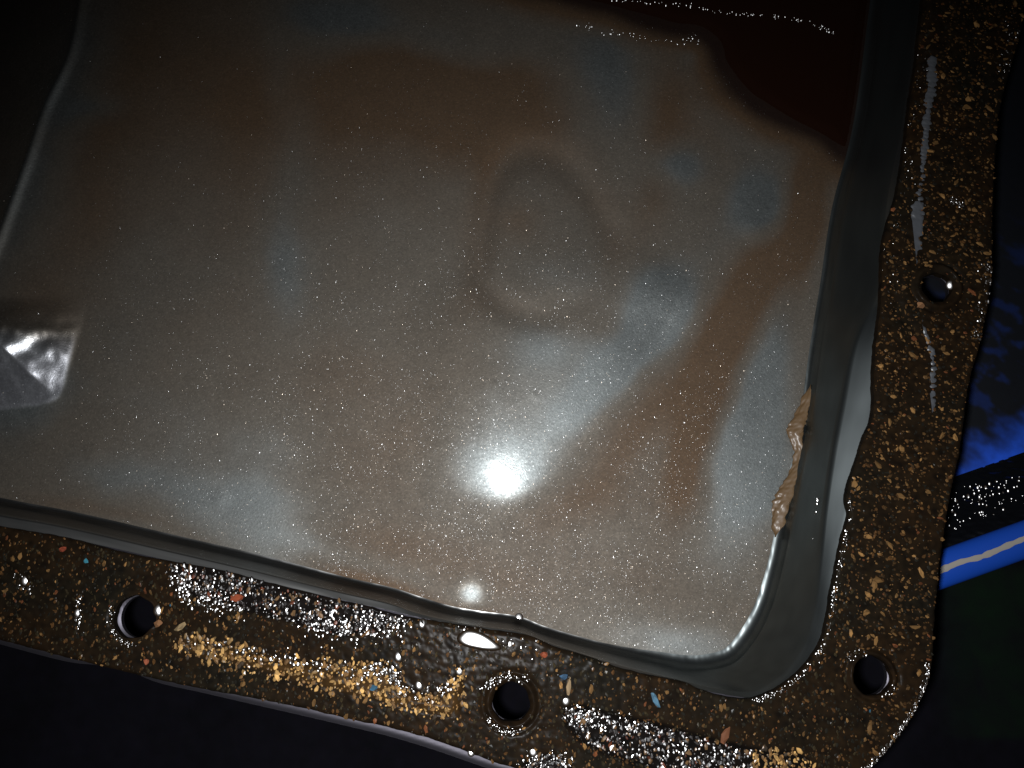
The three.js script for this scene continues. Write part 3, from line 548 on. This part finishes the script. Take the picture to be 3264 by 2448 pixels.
// ------------------------------------------------------------------ blue drip tray below on the right
{
  const tray = new THREE.Group(); tray.name = 'drip_tray'; scene.add(tray);
  tag(tray, 'blue plastic drip tray dirtied with black oil under the right side of the pan', 'drip tray');
  const RY = -30 * mm, TY = -46 * mm, a = at(3009, 1818, RY), b = at(3264, 1726, RY), l = Math.hypot(b[0] - a[0], b[1] - a[1]), ux = (b[0] - a[0]) / l, uz = (b[1] - a[1]) / l, vx = uz, vz = -ux;   // u along the rim, v into the tray
  const T = (u, v) => [a[0] + ux * u + vx * v, a[1] + uz * u + vz * v];
  const blue = rgb(0.010, 0.07, 0.46);
  const build = (name, prof, u0, u1, nu, m, bump) => {
    const pos = [], uv = [], idx = [], n = prof.length;
    for (let i = 0; i <= nu; i++) prof.forEach(([v, y], j) => { const u = mix(u0, u1, i / nu), [x, z] = T(u, v), k = bump ? bump(x, z) * Math.min(1, j, n - 1 - j) : 0; pos.push(x, y + k, z); uv.push((u - u0) / (u1 - u0), (v + 0.01) / 0.2); });
    for (let i = 0; i < nu; i++) for (let j = 0; j + 1 < n; j++) { const p = i * n + j, q = p + n; idx.push(p, q, p + 1, p + 1, q, q + 1); }
    const g = new THREE.BufferGeometry(); g.setAttribute('position', new THREE.Float32BufferAttribute(pos, 3)); g.setAttribute('uv', new THREE.Float32BufferAttribute(uv, 2)); g.setIndex(idx); g.computeVertexNormals();
    return mesh(name, g, m, tray);
  };
  const arc = []; for (let k = 0; k <= 16; k++) { const t = -0.35 + k / 16 * (Math.PI + 0.5); arc.push([-Math.cos(t) * 4.6 * mm, RY - 3 * mm + Math.sin(t) * 3 * mm]); }
  build('tray_rim', [[-4.9 * mm, RY - 14 * mm], ...arc], -0.06, 0.11, 60, mat({ color: blue, roughness: 0.42 }));
  const wallP = []; for (let k = 0; k <= 50; k++) { const t = k / 50; wallP.push([mix(4.2, 20, t) * mm, mix(RY - 3.6 * mm, TY, sm(0, 1, t) * 0.5 + t * 0.5)]); }
  build('tray_wall', wallP, -0.06, 0.11, 240, mat({ color: rgb(0.004, 0.0045, 0.006), roughness: 0.25, clearcoat: 1, clearcoatRoughness: 0.15 }), (x, z) => 0.35 * mm * N(x, z, 0.0022, 3) + 0.35 * mm * N(x, z, 0.0011, 6));
  const U0 = -0.06, U1 = 0.11, V0 = 19.8 * mm, V1 = 0.19;
  const [sx, sz] = at(3120, 1420, TY);
  const map = texture(640, 640, (u, v) => {
    const U = mix(U0, U1, u), V = -0.01 + v * 0.2, [x, z] = T(U, V), n = fbm(x * 0.8 + z * 0.6, (z * 0.8 - x * 0.6) * 2.2, 0.014, 13), f = fbm(x, z, 0.003, 14);
    const rx = (x - sx), rz = (z - sz), s = rx * 0.55 + rz * 0.83, d = rx * 0.83 - rz * 0.55;
    let clean = sm(-0.016, 0.001, s - 0.008 + 0.009 * n + 0.002 * f - 0.25 * Math.abs(d)) ; clean = Math.max(clean, 0.10 * sm(-0.05, -0.01, s + 0.02 * n) * sm(-0.05, 0.3, n + f * 0.3));
    clean = clamp(clean); const g = 1 + 0.25 * f;
    return [mix(0.002, 0.012, clean) * g, mix(0.003, 0.10, clean) * g, mix(0.006, 0.75, clean) * g];
  }, true);
  const fl = []; for (let k = 0; k <= 60; k++) fl.push([mix(V0, V1, k / 60), TY]);
  build('tray_floor', fl, U0, U1, 60, mat({ map, roughness: 0.5, clearcoat: 0.15, clearcoatRoughness: 0.3 }));
  // pale scratch along the rim
  const pos = [], idx = [], M = 90;
  for (let i = 0; i <= M; i++) { const u = mix(-0.012, 0.07, i / M), w = (0.45 + 0.45 * Math.abs(N(u, 0, 0.0016, 2)) + 0.25 * rnd()) * mm, c = 0.3 * mm + 0.9 * mm * N(u, 0.1, 0.009, 1); for (const [s, h] of [[-1, 0], [-0.4, 0.1], [0.5, 0.12], [1, 0]]) { const v = c + s * w, [x, z] = T(u, v); pos.push(x, RY - 3 * mm + 3 * mm * Math.sqrt(1 - (v / (4.6 * mm)) ** 2) + h * mm + 0.03 * mm, z); } }
  for (let i = 0; i < M; i++) for (let k = 0; k < 3; k++) { const p = i * 4 + k, q = p + 4; idx.push(p, q, p + 1, p + 1, q, q + 1); }
  const g = new THREE.BufferGeometry(); g.setAttribute('position', new THREE.Float32BufferAttribute(pos, 3)); g.setIndex(idx); g.computeVertexNormals();
  mesh('scratch', g, mat({ color: rgb(0.36, 0.33, 0.29), roughness: 0.7 }), tray).userData = { label: 'pale rough scratch along the blue rim' };
}

renderer.render(scene, camera);
